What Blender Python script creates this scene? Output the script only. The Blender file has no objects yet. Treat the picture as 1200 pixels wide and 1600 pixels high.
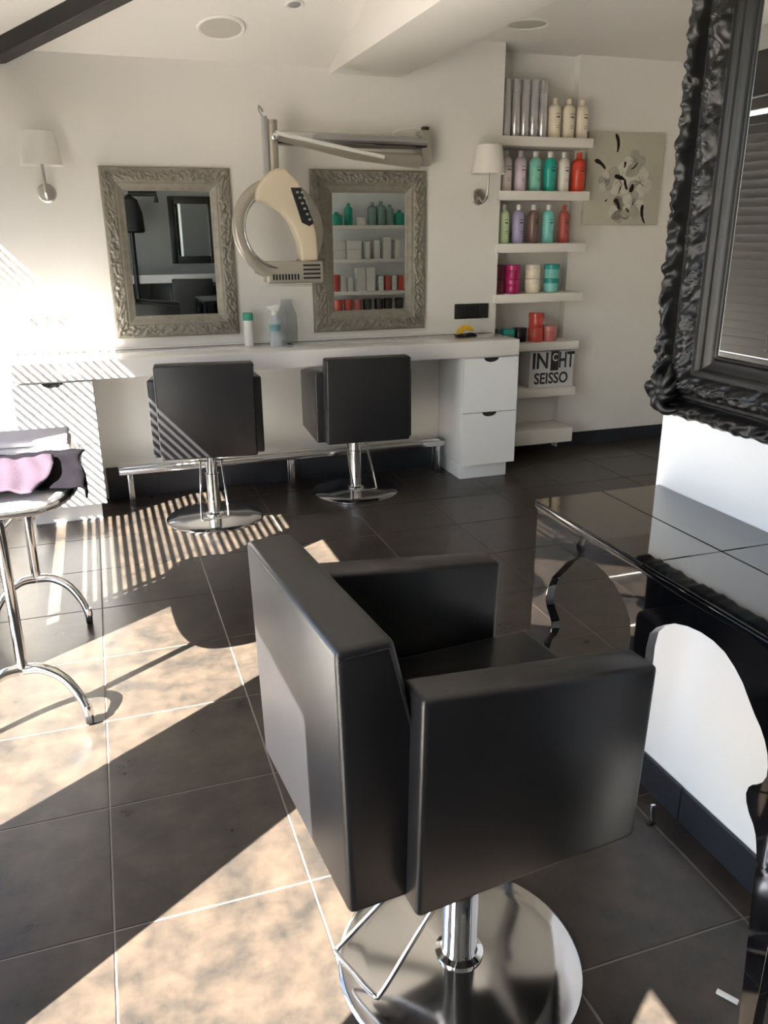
import bpy, bmesh, math, random
from mathutils import Vector, Matrix, noise
random.seed(7)
scene = bpy.context.scene
COL = scene.collection
PI = math.pi

# ------------------------------------------------------------------ camera
yaw, pit, rol = 0.33092247, 0.33391341, 0.00540595
cf = Vector((math.sin(yaw)*math.cos(pit), math.cos(yaw)*math.cos(pit), -math.sin(pit)))
cr = Vector((math.cos(yaw), -math.sin(yaw), 0))
cd = cf.cross(cr)
r2 = cr*math.cos(rol) + cd*math.sin(rol)
d2 = -cr*math.sin(rol) + cd*math.cos(rol)
cam = bpy.data.cameras.new('camera')
cam.sensor_fit = 'VERTICAL'; cam.sensor_height = 32.0; cam.sensor_width = 24.0
cam.lens = 32.0*1262.42/1600.0
cam.clip_start = 0.02; cam.clip_end = 200
camo = bpy.data.objects.new('camera', cam); COL.objects.link(camo)
mw = Matrix(((r2.x, -d2.x, -cf.x, 0), (r2.y, -d2.y, -cf.y, 0), (r2.z, -d2.z, -cf.z, 1.5), (0, 0, 0, 1)))
camo.matrix_world = mw
scene.camera = camo

# ------------------------------------------------------------------ world, sun, exposure
SUN = Vector((0.829, 0.559, -0.93)).normalized()      # direction the sunlight travels
w = bpy.data.worlds.new('sky'); scene.world = w; w.use_nodes = True
nt = w.node_tree; nt.nodes.clear()
out = nt.nodes.new('ShaderNodeOutputWorld'); bg = nt.nodes.new('ShaderNodeBackground')
sky = nt.nodes.new('ShaderNodeTexSky'); sky.sky_type = 'NISHITA'; sky.sun_disc = False
sky.sun_elevation = math.asin(-SUN.z); sky.sun_rotation = math.atan2(-SUN.x, -SUN.y)
sky.air_density = 1.0; sky.dust_density = 1.2; sky.ozone_density = 1.0
bg.inputs['Strength'].default_value = 0.75
nt.links.new(sky.outputs[0], bg.inputs[0]); nt.links.new(bg.outputs[0], out.inputs[0])
sl = bpy.data.lights.new('sun', 'SUN'); sl.energy = 80.0; sl.angle = math.radians(0.25); sl.color = (1.0, 0.94, 0.86)
so = bpy.data.objects.new('sun', sl); COL.objects.link(so)
so.rotation_euler = SUN.to_track_quat('-Z', 'Y').to_euler(); so.location = (-8, -6, 9)
WIN = [  # y0, y1, z0, z1 of the openings in the left wall
    (2.70, 4.70, 0.74, 2.19), (1.53, 2.48, 0.06, 2.33), (0.20, 0.91, 0.06, 2.26), (-0.62, -0.27, 1.50, 2.28)]
for i, (y0, y1, z0, z1) in enumerate(WIN):
    L = bpy.data.lights.new('daylight_portal', 'AREA'); L.shape = 'RECTANGLE'
    L.size = z1-z0; L.size_y = y1-y0; L.cycles.is_portal = True
    o = bpy.data.objects.new('daylight_portal', L); COL.objects.link(o)
    o.location = (-1.16, (y0+y1)/2, (z0+z1)/2)
    o.rotation_euler = (0, -PI/2, 0)
scene.view_settings.view_transform = 'Standard'; scene.view_settings.look = 'None'
scene.view_settings.exposure = 0.5; scene.view_settings.gamma = 1.0
scene.view_settings.use_curve_mapping = False

# ------------------------------------------------------------------ materials
MATS = {}
def mat(name, col, rough=0.5, metal=0.0, spec=0.5, coat=0.0, bump=0.0, bscale=200, var=0.0, vscale=5, col2=None, emit=None):
    if name in MATS: return MATS[name]
    m = bpy.data.materials.new(name); m.use_nodes = True
    t = m.node_tree; b = t.nodes['Principled BSDF']
    b.inputs['Base Color'].default_value = (*col, 1)
    b.inputs['Roughness'].default_value = rough; b.inputs['Metallic'].default_value = metal
    b.inputs['Specular IOR Level'].default_value = spec
    if coat: b.inputs['Coat Weight'].default_value = coat; b.inputs['Coat Roughness'].default_value = 0.03
    tc = t.nodes.new('ShaderNodeTexCoord')
    if var or col2:
        n = t.nodes.new('ShaderNodeTexNoise'); n.inputs['Scale'].default_value = vscale; n.inputs['Detail'].default_value = 6
        n.inputs['Roughness'].default_value = 0.65
        r = t.nodes.new('ShaderNodeValToRGB'); r.color_ramp.elements[0].position = 0.3; r.color_ramp.elements[1].position = 0.72
        c2 = col2 or tuple(min(1, c*(1+var)) for c in col)
        c1 = col if col2 else tuple(c*(1-var) for c in col)
        r.color_ramp.elements[0].color = (*c1, 1); r.color_ramp.elements[1].color = (*c2, 1)
        t.links.new(tc.outputs['Object'], n.inputs['Vector']); t.links.new(n.outputs['Fac'], r.inputs[0]); t.links.new(r.outputs[0], b.inputs['Base Color'])
    if bump:
        n2 = t.nodes.new('ShaderNodeTexNoise'); n2.inputs['Scale'].default_value = bscale; n2.inputs['Detail'].default_value = 3
        bp = t.nodes.new('ShaderNodeBump'); bp.inputs['Strength'].default_value = bump; bp.inputs['Distance'].default_value = 0.002
        t.links.new(tc.outputs['Object'], n2.inputs['Vector']); t.links.new(n2.outputs['Fac'], bp.inputs['Height']); t.links.new(bp.outputs[0], b.inputs['Normal'])
    if emit: b.inputs['Emission Color'].default_value = (*emit[0], 1); b.inputs['Emission Strength'].default_value = emit[1]
    MATS[name] = m
    return m

def tile_mat():
    m = bpy.data.materials.new('slate_floor_tile'); m.use_nodes = True; t = m.node_tree; b = t.nodes['Principled BSDF']
    geo = t.nodes.new('ShaderNodeNewGeometry'); oi = t.nodes.new('ShaderNodeObjectInfo')
    n = t.nodes.new('ShaderNodeTexNoise'); n.inputs['Scale'].default_value = 9; n.inputs['Detail'].default_value = 10; n.inputs['Roughness'].default_value = 0.66
    n2 = t.nodes.new('ShaderNodeTexNoise'); n2.inputs['Scale'].default_value = 55; n2.inputs['Detail'].default_value = 8
    r = t.nodes.new('ShaderNodeValToRGB'); e = r.color_ramp.elements
    e[0].position = 0.36; e[0].color = (0.0195, 0.0175, 0.0155, 1); e[1].position = 0.66; e[1].color = (0.054, 0.041, 0.0305, 1)
    mx = t.nodes.new('ShaderNodeMix'); mx.data_type = 'RGBA'; mx.blend_type = 'MULTIPLY'; mx.inputs['Factor'].default_value = 0.10
    t.links.new(geo.outputs['Position'], n.inputs['Vector']); t.links.new(geo.outputs['Position'], n2.inputs['Vector'])
    t.links.new(n.outputs['Fac'], r.inputs[0]); t.links.new(r.outputs[0], mx.inputs['A'])
    g = t.nodes.new('ShaderNodeValToRGB'); g.color_ramp.elements[0].position = .25; g.color_ramp.elements[0].color = (.4, .4, .4, 1); g.color_ramp.elements[1].position = .75
    t.links.new(n2.outputs['Fac'], g.inputs[0]); t.links.new(g.outputs[0], mx.inputs['B'])
    t.links.new(mx.outputs['Result'], b.inputs['Base Color'])
    rr = t.nodes.new('ShaderNodeMapRange'); rr.inputs['To Min'].default_value = 0.24; rr.inputs['To Max'].default_value = 0.34
    t.links.new(n.outputs['Fac'], rr.inputs['Value']); t.links.new(rr.outputs[0], b.inputs['Roughness'])
    bp = t.nodes.new('ShaderNodeBump'); bp.inputs['Strength'].default_value = 0.05; bp.inputs['Distance'].default_value = 0.001
    t.links.new(n.outputs['Fac'], bp.inputs['Height']); t.links.new(bp.outputs[0], b.inputs['Normal'])
    return m
M_TILE = tile_mat()

def glass_mat(name, tint=(1, 1, 1), ior=1.45, rough=0.0, body=0.0, bodycol=(.9, .9, .9)):
    m = bpy.data.materials.new(name); m.use_nodes = True; t = m.node_tree; t.nodes.clear()
    o = t.nodes.new('ShaderNodeOutputMaterial'); tr = t.nodes.new('ShaderNodeBsdfTransparent'); gl = t.nodes.new('ShaderNodeBsdfGlossy')
    tr.inputs[0].default_value = (*tint, 1); gl.inputs['Roughness'].default_value = rough
    f = t.nodes.new('ShaderNodeFresnel'); f.inputs['IOR'].default_value = ior
    g_ = t.nodes.new('ShaderNodeNewGeometry'); iv = t.nodes.new('ShaderNodeMath'); iv.operation = 'SUBTRACT'; iv.inputs[0].default_value = 1.0
    ml = t.nodes.new('ShaderNodeMath'); ml.operation = 'MULTIPLY'     # reflect at the outer face only
    t.links.new(g_.outputs['Backfacing'], iv.inputs[1]); t.links.new(f.outputs[0], ml.inputs[0]); t.links.new(iv.outputs[0], ml.inputs[1])
    mx = t.nodes.new('ShaderNodeMixShader'); t.links.new(ml.outputs[0], mx.inputs[0]); t.links.new(tr.outputs[0], mx.inputs[1]); t.links.new(gl.outputs[0], mx.inputs[2])
    last = mx
    if body:
        df = t.nodes.new('ShaderNodeBsdfDiffuse'); df.inputs[0].default_value = (*bodycol, 1)
        m2 = t.nodes.new('ShaderNodeMixShader'); m2.inputs[0].default_value = body
        t.links.new(mx.outputs[0], m2.inputs[1]); t.links.new(df.outputs[0], m2.inputs[2]); last = m2
    t.links.new(last.outputs[0], o.inputs[0])
    return m

WALL = mat('warm_white_wall_paint', (0.79, 0.765, 0.715), 0.75, bump=0.05, bscale=90, var=0.015, vscale=2)
WALLR = mat('white_wall_paint', (0.84, 0.85, 0.86), 0.6, bump=0.05, bscale=90)
CEIL = mat('ceiling_paint', (0.84, 0.81, 0.75), 0.8)
LACQ = mat('white_lacquer', (0.84, 0.855, 0.86), 0.12, coat=0.4)
TOPW = mat('white_gloss_counter', (0.83, 0.81, 0.77), 0.10, coat=0.4)
SHELFM = mat('shelf_white', (0.82, 0.79, 0.73), 0.4)
GROUT = mat('grout', (0.20, 0.175, 0.15), 0.9)
GROUTD = mat('dark_grout', (0.10, 0.10, 0.10), 0.9)
BASET = mat('black_base_tile', (0.022, 0.024, 0.03), 0.28, var=0.2, vscale=9)
BEAMD = mat('dark_stained_timber', (0.018, 0.017, 0.017), 0.45, bump=0.3, bscale=30)
LEATH = mat('black_vinyl', (0.0125, 0.0125, 0.014), 0.33, spec=0.52, bump=0.10, bscale=420)
CHROME = mat('chrome', (0.80, 0.80, 0.80), 0.07, metal=1.0)
CHROMEP = mat('polished_chrome_plate', (0.66, 0.66, 0.67), 0.11, metal=1.0)
CHROMEB = mat('brushed_chrome', (0.62, 0.62, 0.63), 0.16, metal=1.0)
MIRR = mat('mirror_silver', (0.66, 0.70, 0.69), 0.0, metal=1.0)
MIRRD = mat('mirror_silver_clear', (0.82, 0.84, 0.83), 0.0, metal=1.0)
BLKGLOSS = mat('black_gloss_lacquer', (0.004, 0.004, 0.005), 0.035, coat=0.6, spec=0.6)
BLKFRAME = mat('black_carved_wood', (0.006, 0.006, 0.0065), 0.36, spec=0.38)
SILVER = mat('antique_silver_leaf', (0.19, 0.175, 0.14), 0.45, metal=0.25, col2=(0.30, 0.275, 0.23), vscale=22)
BLACKP = mat('black_plastic', (0.010, 0.010, 0.011), 0.35)
DKGAP = mat('dark_gap', (0.01, 0.01, 0.01), 0.8)
WHITEP = mat('white_plastic', (0.83, 0.82, 0.78), 0.35)
GREYP = mat('grey_plastic', (0.33, 0.33, 0.32), 0.4)
BEIGEP = mat('beige_plastic', (0.62, 0.53, 0.39), 0.4)
HOODG = mat('hood_grey', (0.40, 0.37, 0.31), 0.28, metal=0.35)
SHADE = mat('lampshade_linen', (0.80, 0.77, 0.70), 0.85, bump=0.2, bscale=300)
NICKEL = mat('satin_nickel', (0.55, 0.52, 0.47), 0.28, metal=1.0)
FRAMEW = mat('dark_window_frame', (0.02, 0.02, 0.022), 0.4)
BLINDM = mat('dark_blind_slat', (0.055, 0.052, 0.048), 0.5)
LAV = mat('lavender_towel', (0.037, 0.026, 0.037), 0.95, spec=0.1, bump=0.6, bscale=160)
DKCL = mat('dark_plum_cloth', (0.003, 0.0024, 0.004), 0.95, spec=0.08, bump=0.4, bscale=160)
BOUNCE = mat('bounce_ground_pale', (0.42, 0.40, 0.37), 0.9, var=0.1, vscale=3)
GLASS = glass_mat('window_glass')
CLEAR = glass_mat('clear_plastic', tint=(.93, .95, .95), rough=0.03, body=0.05)

# ------------------------------------------------------------------ mesh helpers
def link(name, me, m=None, parent=None, smooth=False):
    if m is not None and len(me.materials) == 0: me.materials.append(m)
    if smooth:
        for p in me.polygons: p.use_smooth = True
    o = bpy.data.objects.new(name, me); COL.objects.link(o)
    if parent is not None: o.parent = parent
    return o
def from_bm(name, bm, m, parent=None, smooth=False, autosmooth=None):
    me = bpy.data.meshes.new(name); bm.normal_update(); bm.to_mesh(me); bm.free()
    o = link(name, me, m, parent, smooth)
    if autosmooth is not None:
        for p in me.polygons: p.use_smooth = True
        me.set_sharp_from_angle(angle=autosmooth)
    return o
def bm_box(lo, hi, bevel=0.0, seg=2, bm=None):
    b = bmesh.new()
    r = bmesh.ops.create_cube(b, size=1.0)
    s = [hi[i]-lo[i] for i in range(3)]; c = [(hi[i]+lo[i])/2 for i in range(3)]
    bmesh.ops.scale(b, vec=s, verts=b.verts); bmesh.ops.translate(b, vec=c, verts=b.verts)
    if bevel > 0: bmesh.ops.bevel(b, geom=list(b.edges), offset=bevel, segments=seg, affect='EDGES', profile=0.5)
    if bm is None: return b
    add(bm, b); return bm
def add(dst, src, M=None):
    me = bpy.data.meshes.new('tmp'); src.to_mesh(me); src.free()
    if M is not None: me.transform(M)
    dst.from_mesh(me); bpy.data.meshes.remove(me)
def box(name, lo, hi, m, parent=None, bevel=0.0, seg=2):
    b = bm_box(lo, hi, bevel, seg)
    return from_bm(name, b, m, parent, autosmooth=math.radians(40) if bevel > 0 else None)
def bm_prism(pts, axis, a0, a1, bevel=0.0, seg=2):
    """extrude a 2D outline; axis 'x': pts=(y,z); 'y': pts=(x,z); 'z': pts=(x,y)"""
    b = bmesh.new()
    def P(u, v, a):
        return {'x': (a, u, v), 'y': (u, a, v), 'z': (u, v, a)}[axis]
    v0 = [b.verts.new(P(u, v, a0)) for u, v in pts]; v1 = [b.verts.new(P(u, v, a1)) for u, v in pts]
    n = len(pts)
    b.faces.new(v0); b.faces.new(list(reversed(v1)))
    for i in range(n):
        b.faces.new((v0[i], v1[i], v1[(i+1) % n], v0[(i+1) % n]))
    bmesh.ops.recalc_face_normals(b, faces=b.faces)
    if bevel > 0: bmesh.ops.bevel(b, geom=list(b.edges), offset=bevel, segments=seg, affect='EDGES', profile=0.5)
    return b
def prism(name, pts, axis, a0, a1, m, parent=None, bevel=0.0, seg=2):
    return from_bm(name, bm_prism(pts, axis, a0, a1, bevel, seg), m, parent, autosmooth=math.radians(38))
def bm_lathe(prof, n=32):
    b = bmesh.new(); rings = []
    for r, z in prof:
        if r < 1e-6: rings.append([b.verts.new((0, 0, z))])
        else: rings.append([b.verts.new((r*math.cos(2*PI*k/n), r*math.sin(2*PI*k/n), z)) for k in range(n)])
    for a, c in zip(rings[:-1], rings[1:]):
        for k in range(n):
            k2 = (k+1) % n
            if len(a) == 1 and len(c) == 1: continue
            if len(a) == 1: b.faces.new((a[0], c[k], c[k2]))
            elif len(c) == 1: b.faces.new((a[k], c[0], a[k2]))
            else: b.faces.new((a[k], c[k], c[k2], a[k2]))
    bmesh.ops.recalc_face_normals(b, faces=b.faces)
    return b
def lathe(name, prof, m, parent=None, loc=(0, 0, 0), n=32, ang=35, rot=None):
    b = bm_lathe(prof, n)
    if rot: b.transform(rot)
    bmesh.ops.translate(b, vec=loc, verts=b.verts)
    return from_bm(name, b, m, parent, autosmooth=math.radians(ang))
def smoothpath(pts, sub=6):
    P = [Vector(p) for p in pts]
    if len(P) < 3: return P
    o = []
    for i in range(len(P)-1):
        p0 = P[max(i-1, 0)]; p1 = P[i]; p2 = P[i+1]; p3 = P[min(i+2, len(P)-1)]
        for k in range(sub):
            t = k/sub
            o.append(0.5*((2*p1)+(-p0+p2)*t+(2*p0-5*p1+4*p2-p3)*t*t+(-p0+3*p1-3*p2+p3)*t**3))
    o.append(P[-1]); return o
def bm_tube(path, r, n=12, closed=False, squash=1.0):
    b = bmesh.new(); P = [Vector(p) for p in path]; rings = []; N = len(P)
    up = None
    for i in range(N):
        a = P[(i-1) % N] if (closed or i > 0) else P[0]; c = P[(i+1) % N] if (closed or i < N-1) else P[-1]
        t = (c-a).normalized()
        if up is None:
            up = Vector((0, 0, 1)) if abs(t.z) < 0.9 else Vector((1, 0, 0))
        s = t.cross(up).normalized(); up = s.cross(t).normalized()
        rr = r[i] if isinstance(r, (list, tuple)) else r
        rings.append([b.verts.new(P[i]+s*rr*math.cos(2*PI*k/n)+up*rr*squash*math.sin(2*PI*k/n)) for k in range(n)])
    m = N if closed else N-1
    for i in range(m):
        a = rings[i]; c = rings[(i+1) % N]
        for k in range(n): b.faces.new((a[k], a[(k+1) % n], c[(k+1) % n], c[k]))
    if not closed:
        b.faces.new(list(reversed(rings[0]))); b.faces.new(rings[-1])
    bmesh.ops.recalc_face_normals(b, faces=b.faces)
    return b
def tube(name, path, r, m, parent=None, n=12, closed=False, squash=1.0):
    return from_bm(name, bm_tube(path, r, n, closed, squash), m, parent, autosmooth=math.radians(50))
def empty(name, loc, rz=0.0):
    o = bpy.data.objects.new(name, None); COL.objects.link(o); o.location = loc; o.rotation_euler = (0, 0, rz); o.empty_display_size = 0.1
    return o
def tag(o, label, cat, group=None):
    o['label'] = label; o['category'] = cat
    if group: o['group'] = group
    return o
def struct(o): o['kind'] = 'structure'; return o
def copy_tree(o, parent=None):
    c = o.copy(); COL.objects.link(c)
    if parent is not None: c.parent = parent
    for ch in list(o.children): copy_tree(ch, c)
    return c
def text_mesh(body, size, depth=0.0006):
    cu = bpy.data.curves.new('lettering', 'FONT'); cu.body = body; cu.size = size; cu.extrude = depth; cu.align_x = 'CENTER'; cu.align_y = 'CENTER'
    cu.resolution_u = 3; cu.offset = size*0.022
    to = bpy.data.objects.new('lettering', cu); COL.objects.link(to)
    dg = bpy.context.evaluated_depsgraph_get(); me = bpy.data.meshes.new_from_object(to.evaluated_get(dg))
    bpy.data.objects.remove(to); bpy.data.curves.remove(cu)
    return me

# ------------------------------------------------------------------ the room
YB = 4.88      # mirror wall
XL = -1.0      # inner face of the window wall
# floor slab + tiles
floor = struct(box('floor', (-1.12, -1.75, -0.12), (4.45, 5.30, -0.0022), GROUT))
TX, TY = 0.458, 0.4425
x0g, y0g = -0.122-2*TX, 1.549-7*TY
base_me = None
for i in range(0, 12):
    for j in range(0, 16):
        xa, ya = x0g+i*TX, y0g+j*TY
        lo = (max(xa, XL), max(ya, -1.6)); hi = (min(xa+TX, 4.3), min(ya+TY, 5.10))
        if hi[0]-lo[0] < 0.03 or hi[1]-lo[1] < 0.03: continue
        g = 0.0022
        full = abs(hi[0]-lo[0]-TX) < 1e-6 and abs(hi[1]-lo[1]-TY) < 1e-6
        if full and base_me is not None:
            o = link('tile', base_me, None, floor); o.location = ((lo[0]+hi[0])/2, (lo[1]+hi[1])/2, 0)
        else:
            sx, sy = (hi[0]-lo[0])/2-g, (hi[1]-lo[1])/2-g
            b = bm_box((-sx, -sy, -0.006), (sx, sy, 0.0), 0.0012, 1)
            o = from_bm('tile', b, M_TILE, floor); o.location = ((lo[0]+hi[0])/2, (lo[1]+hi[1])/2, 0)
            if full: base_me = o.data
CS = 0.249                                    # slope of the ceiling, rising towards the camera
def zc(y): return 2.362+CS*(YB-y)
wb = struct(box('wall_back', (-1.10, YB, 0), (2.455, YB+0.32, 3.0), WALL))
wr = bmesh.new()
bm_box((3.07, 5.05, 0), (4.40, 5.20, 2.75), bm=wr); bm_box((2.455, 5.115, 0), (3.07, 5.20, 2.75), bm=wr)
struct(from_bm('wall_alcove', wr, WALL))
core = struct(box('wall_right', (1.33, 0.25, 0), (3.40, 1.68, 2.75), WALLR))
struct(box('wall_far_right', (4.30, -1.7, 0), (4.42, 5.2, 4.2), WALL))
struct(box('wall_front', (-1.10, -1.72, 0), (4.42, -1.60, 4.3), mat('dimmed_white_wall', (0.30, 0.31, 0.31), 0.7)))  # a white wall; its dimness is put into the grey base colour
# window wall, built round its openings
b = bmesh.new(); ys = sorted(WIN); prev = -1.72
for (y0, y1, z0, z1) in ys:
    bm_box((-1.10, prev, 0), (XL, y0, 4.3), bm=b)
    if z0 > 0.1: bm_box((-1.10, y0, 0), (XL, y1, z0), bm=b)
    else: bm_box((-1.10, y0, 0), (XL, y1, z0-0.04), bm=b)
    bm_box((-1.10, y0, z1), (XL, y1, 4.3), bm=b); prev = y1
bm_box((-1.10, prev, 0), (XL, YB, 4.3), bm=b)
struct(from_bm('wall_left', b, WALLR))
# ceilings
struct(prism('ceiling_slope', [(-1.72, zc(-1.72)), (YB+0.05, zc(YB+0.05)), (YB+0.05, zc(YB+0.05)+0.1), (-1.72, zc(-1.72)+0.1)], 'x', -1.10, 1.60, CEIL))
struct(box('ceiling_flat', (1.60, -1.72, 2.552), (4.42, 5.20, 2.66), CEIL))
struct(box('ceiling_riser', (1.58, -1.72, 2.6), (1.62, 5.0, 4.2), CEIL))
struct(box('trim_1', (1.37, -1.6, 2.333), (1.796, YB, 2.60), CEIL, bevel=0.006))
# dark hip rafter across the sloping ceiling
pA = Vector((-0.426, 4.963, zc(4.963))); pB = Vector((1.264, 3.066, zc(3.066)))
dirv = (pB-pA).normalized(); side = dirv.cross(Vector((0, 0, 1))).normalized(); upv = side.cross(dirv)
b = bm_box((0, -0.046, -0.070), ((pB-pA).length, 0.046, 0.04), 0.004, 1)
b.transform(Matrix((( dirv.x, side.x, upv.x, pA.x), (dirv.y, side.y, upv.y, pA.y), (dirv.z, side.z, upv.z, pA.z), (0, 0, 0, 1))))
raf = from_bm('ceiling_rafter', b, BEAMD); struct(raf)
# skirting tiles
def skirting(name, p0, p1, nrm, hgt, L=0.4425, off=0.0):
    p0 = Vector(p0); p1 = Vector(p1); d = (p1-p0); ln = d.length; d.normalize(); n = Vector(nrm)
    root = None; t = -off
    bmg = bmesh.new()
    def bar(t0, t1, z0, z1, th0, th1, bev):
        b = bm_box((t0, th0, z0), (t1, th1, z1), bev, 1)
        b.transform(Matrix(((d.x, n.x, 0, p0.x), (d.y, n.y, 0, p0.y), (0, 0, 1, 0), (0, 0, 0, 1))))
        bmesh.ops.recalc_face_normals(b, faces=b.faces)
        return b
    root = struct(from_bm(name, bar(0, ln, 0.0, hgt-0.003, 0.0, 0.004, 0), GROUTD))
    while t < ln:
        a = max(t, 0)+0.0015; c = min(t+L, ln)-0.0015
        if c-a > 0.02: from_bm('skirting_tile', bar(a, c, 0.001, hgt, 0.003, 0.011, 0.001), BASET, root)
        t += L
    return root
skirting('baseboard_back', (-0.06, YB, 0), (2.06, YB, 0), (0, -1, 0), 0.19, off=0.15)
skirting('baseboard_alcove', (3.085, 5.05, 0), (4.29, 5.05, 0), (0, -1, 0), 0.098, off=0.1)
skirting('baseboard_niche', (2.456, 5.115, 0), (3.07, 5.115, 0), (0, -1, 0), 0.098)
skirting('baseboard_right', (1.33, 1.68, 0), (1.33, 0.25, 0), (-1, 0, 0), 0.103, off=0.19)
struct(box('baseboard_core_end', (1.31, 1.68, 0), (3.40, 1.692, 0.103), BASET))
struct(box('trim_2', (-1.0, -1.6, 2.20), (-0.93, YB, 2.42), BEAMD, bevel=0.004))
# unseen ground outside, added so that sunlight bounces up onto the ceiling
struct(box('bounce_ground', (-14, -14, -0.16), (-1.12, 16, -0.08), BOUNCE))
# windows with dark frames and panes
for k, (y0, y1, z0, z1) in enumerate(WIN):
    b = bmesh.new(); fw = 0.035
    bm_box((-1.07, y0, z0), (-1.03, y0+fw, z1), bm=b); bm_box((-1.07, y1-fw, z0), (-1.03, y1, z1), bm=b)
    bm_box((-1.07, y0+fw, z1-fw), (-1.03, y1-fw, z1), bm=b); bm_box((-1.07, y0+fw, z0), (-1.03, y1-fw, z0+fw), bm=b)
    wn = struct(from_bm('window_%d' % (k+1), b, FRAMEW))
    box('pane', (-1.052, y0+fw, z0+fw), (-1.048, y1-fw, z1-fw), GLASS, wn)
# venetian blind in front of window_1
bl = tag(empty('venetian_blind', (-0.955, 3.70, 0.78)), 'dark horizontal slat blind over the left wall window, reflected in the black mirror', 'blind')
box('head_rail', (-0.03, -0.97, 1.345), (0.03, 0.97, 1.405), BLINDM, bl, 0.004)
box('bottom_rail', (-0.03, -0.97, -0.005), (0.03, 0.97, 0.02), BLINDM, bl, 0.004)
a = math.radians(66); hw = 0.0275
sb = bm_box((-hw, -0.96, -0.001), (hw, 0.96, 0.001))
sb.transform(Matrix.Rotation(a, 4, 'Y'))          # outer edge raised
sme = bpy.data.meshes.new('slat'); sb.to_mesh(sme); sb.free(); sme.materials.append(BLINDM)
for k in range(27):
    s = link('slat', sme, None, bl); s.location = (0, 0, 0.05+k*0.048)
for yy in (-0.7, 0.0, 0.7):
    box('cord', (-0.002, yy-0.002, 0.0), (0.002, yy+0.002, 1.345), BLINDM, bl)

# ------------------------------------------------------------------ salon chair
def salon_chair(loc, yaw, dz, label, flip=False):
    r = tag(empty('salon_chair', loc, yaw), label, 'chair', 'black box-shaped salon chairs')
    hwid = 0.238
    back = [(-0.352, 0.955+dz), (-0.262, 0.957+dz), (-0.226, 0.80+dz), (-0.222, 0.486+dz), (-0.340, 0.486+dz)]
    bk = prism('backrest', back, 'y', -hwid, hwid, LEATH, r, bevel=0.012, seg=3)
    tube('seam', [(-0.348, -hwid-0.0005, 0.943+dz), (-0.27, -hwid-0.0005, 0.945+dz), (-0.234, -hwid-0.0005, 0.80+dz), (-0.232, -hwid-0.0005, 0.50+dz)], 0.0022, LEATH, bk, n=6)
    box('seat', (-0.235, -0.202, 0.535+dz), (0.265, 0.202, 0.66+dz), LEATH, r, 0.022, 3)
    for s in (-1, 1):
        pts = [(-0.236, 0.872+dz), (0.196, 0.826+dz), (0.186, 0.486+dz), (-0.243, 0.478+dz)]
        y0, y1 = (0.206, 0.279) if s > 0 else (-0.279, -0.206)
        prism('armrest', pts, 'y', y0, y1, LEATH, r, bevel=0.010, seg=3)
    box('seat_frame', (-0.20, -0.20, 0.495+dz), (0.18, 0.20, 0.537+dz), BLACKP, r, 0.004)
    lathe('column', [(0, 0.02), (0.052, 0.02), (0.052, 0.034), (0.040, 0.040), (0.0375, 0.05), (0.0375, 0.26), (0.033, 0.262), (0.033, 0.475+dz), (0.06, 0.478+dz), (0.06, 0.497+dz), (0, 0.497+dz)], CHROME, r, n=40)
    lathe('base', [(0, 0.0), (0.258, 0.0), (0.262, 0.004), (0.262, 0.009), (0.254, 0.0145), (0.20, 0.019), (0.12, 0.023), (0.055, 0.028), (0, 0.028)], CHROMEP, r, n=72)
    tube('pump_lever', smoothpath([(-0.03, 0.055, 0.335), (-0.10, 0.062, 0.235), (-0.14, 0.065, 0.18), (-0.245, 0.068, 0.088), (-0.260, 0.058, 0.080), (-0.245, 0.0, 0.079), (-0.228, -0.062, 0.080), (-0.214, -0.070, 0.088), (-0.14, -0.066, 0.19), (-0.10, -0.062, 0.24), (-0.03, -0.055, 0.335)], 5), 0.0055, CHROME, r, n=10)
    tube('lever_axle', [(-0.02, 0.066, 0.335), (-0.02, -0.066, 0.335)], 0.009, CHROME, r, n=10)
    return r
ch = salon_chair((0.585, 1.218, 0), 0.087, 0.0, 'large black salon chair with chrome disc base in the foreground, beside the black console')
salon_chair((0.49, 4.32, 0), 1.456, -0.055, 'black salon chair striped by blind light under the left silver mirror')
salon_chair((1.37, 4.52, 0), 1.52, -0.098, 'black salon chair under the right silver mirror, next to the white drawers')

# ------------------------------------------------------------------ counter + drawer units
cn = tag(empty('wall_counter', (0.98, YB, 0.78)), 'long white gloss counter along the wall below the two silver mirrors', 'counter')
box('worktop', (-1.43, -0.41, 0.0), (1.44, 0.0, 0.095), TOPW, cn, 0.004)
box('back_lip', (-1.43, -0.02, 0.095), (1.44, 0.0, 0.105), TOPW, cn, 0.002)
def drawer_unit(loc, wdt, label):
    r = tag(empty('drawer_unit', loc), label, 'drawers', 'white drawer units under the counter')
    d = 0.40
    box('body', (0, -d+0.02, 0.10), (wdt, 0, 0.775), LACQ, r, 0.002)
    box('plinth', (0.012, -d+0.05, 0.0), (wdt-0.03, 0, 0.10), LACQ, r, 0.001)
    for z0, z1 in ((0.10, 0.432), (0.438, 0.770)):
        # front with a half moon finger cut-out at the top
        n = 10; c = wdt/2; rr = 0.052
        pts = [(0.0, z0), (wdt, z0), (wdt, z1), (c+rr, z1)]
        pts += [(c+rr*math.cos(PI*k/n), z1-0.026*math.sin(PI*k/n)) for k in range(1, n)]
        pts += [(c-rr, z1), (0.0, z1)]
        f = prism('drawer_front', pts, 'y', -d, -d+0.018, LACQ, r)
        box('finger_pull', (c-rr, -d+0.012, z1-0.03), (c+rr, -d+0.019, z1-0.001), DKGAP, f)
    return r
drawer_unit((2.058, YB, 0), 0.367, 'white two-drawer unit at the right end of the counter')
drawer_unit((-0.46, YB, 0), 0.390, 'white two-drawer unit at the sunlit left end of the counter')
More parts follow.
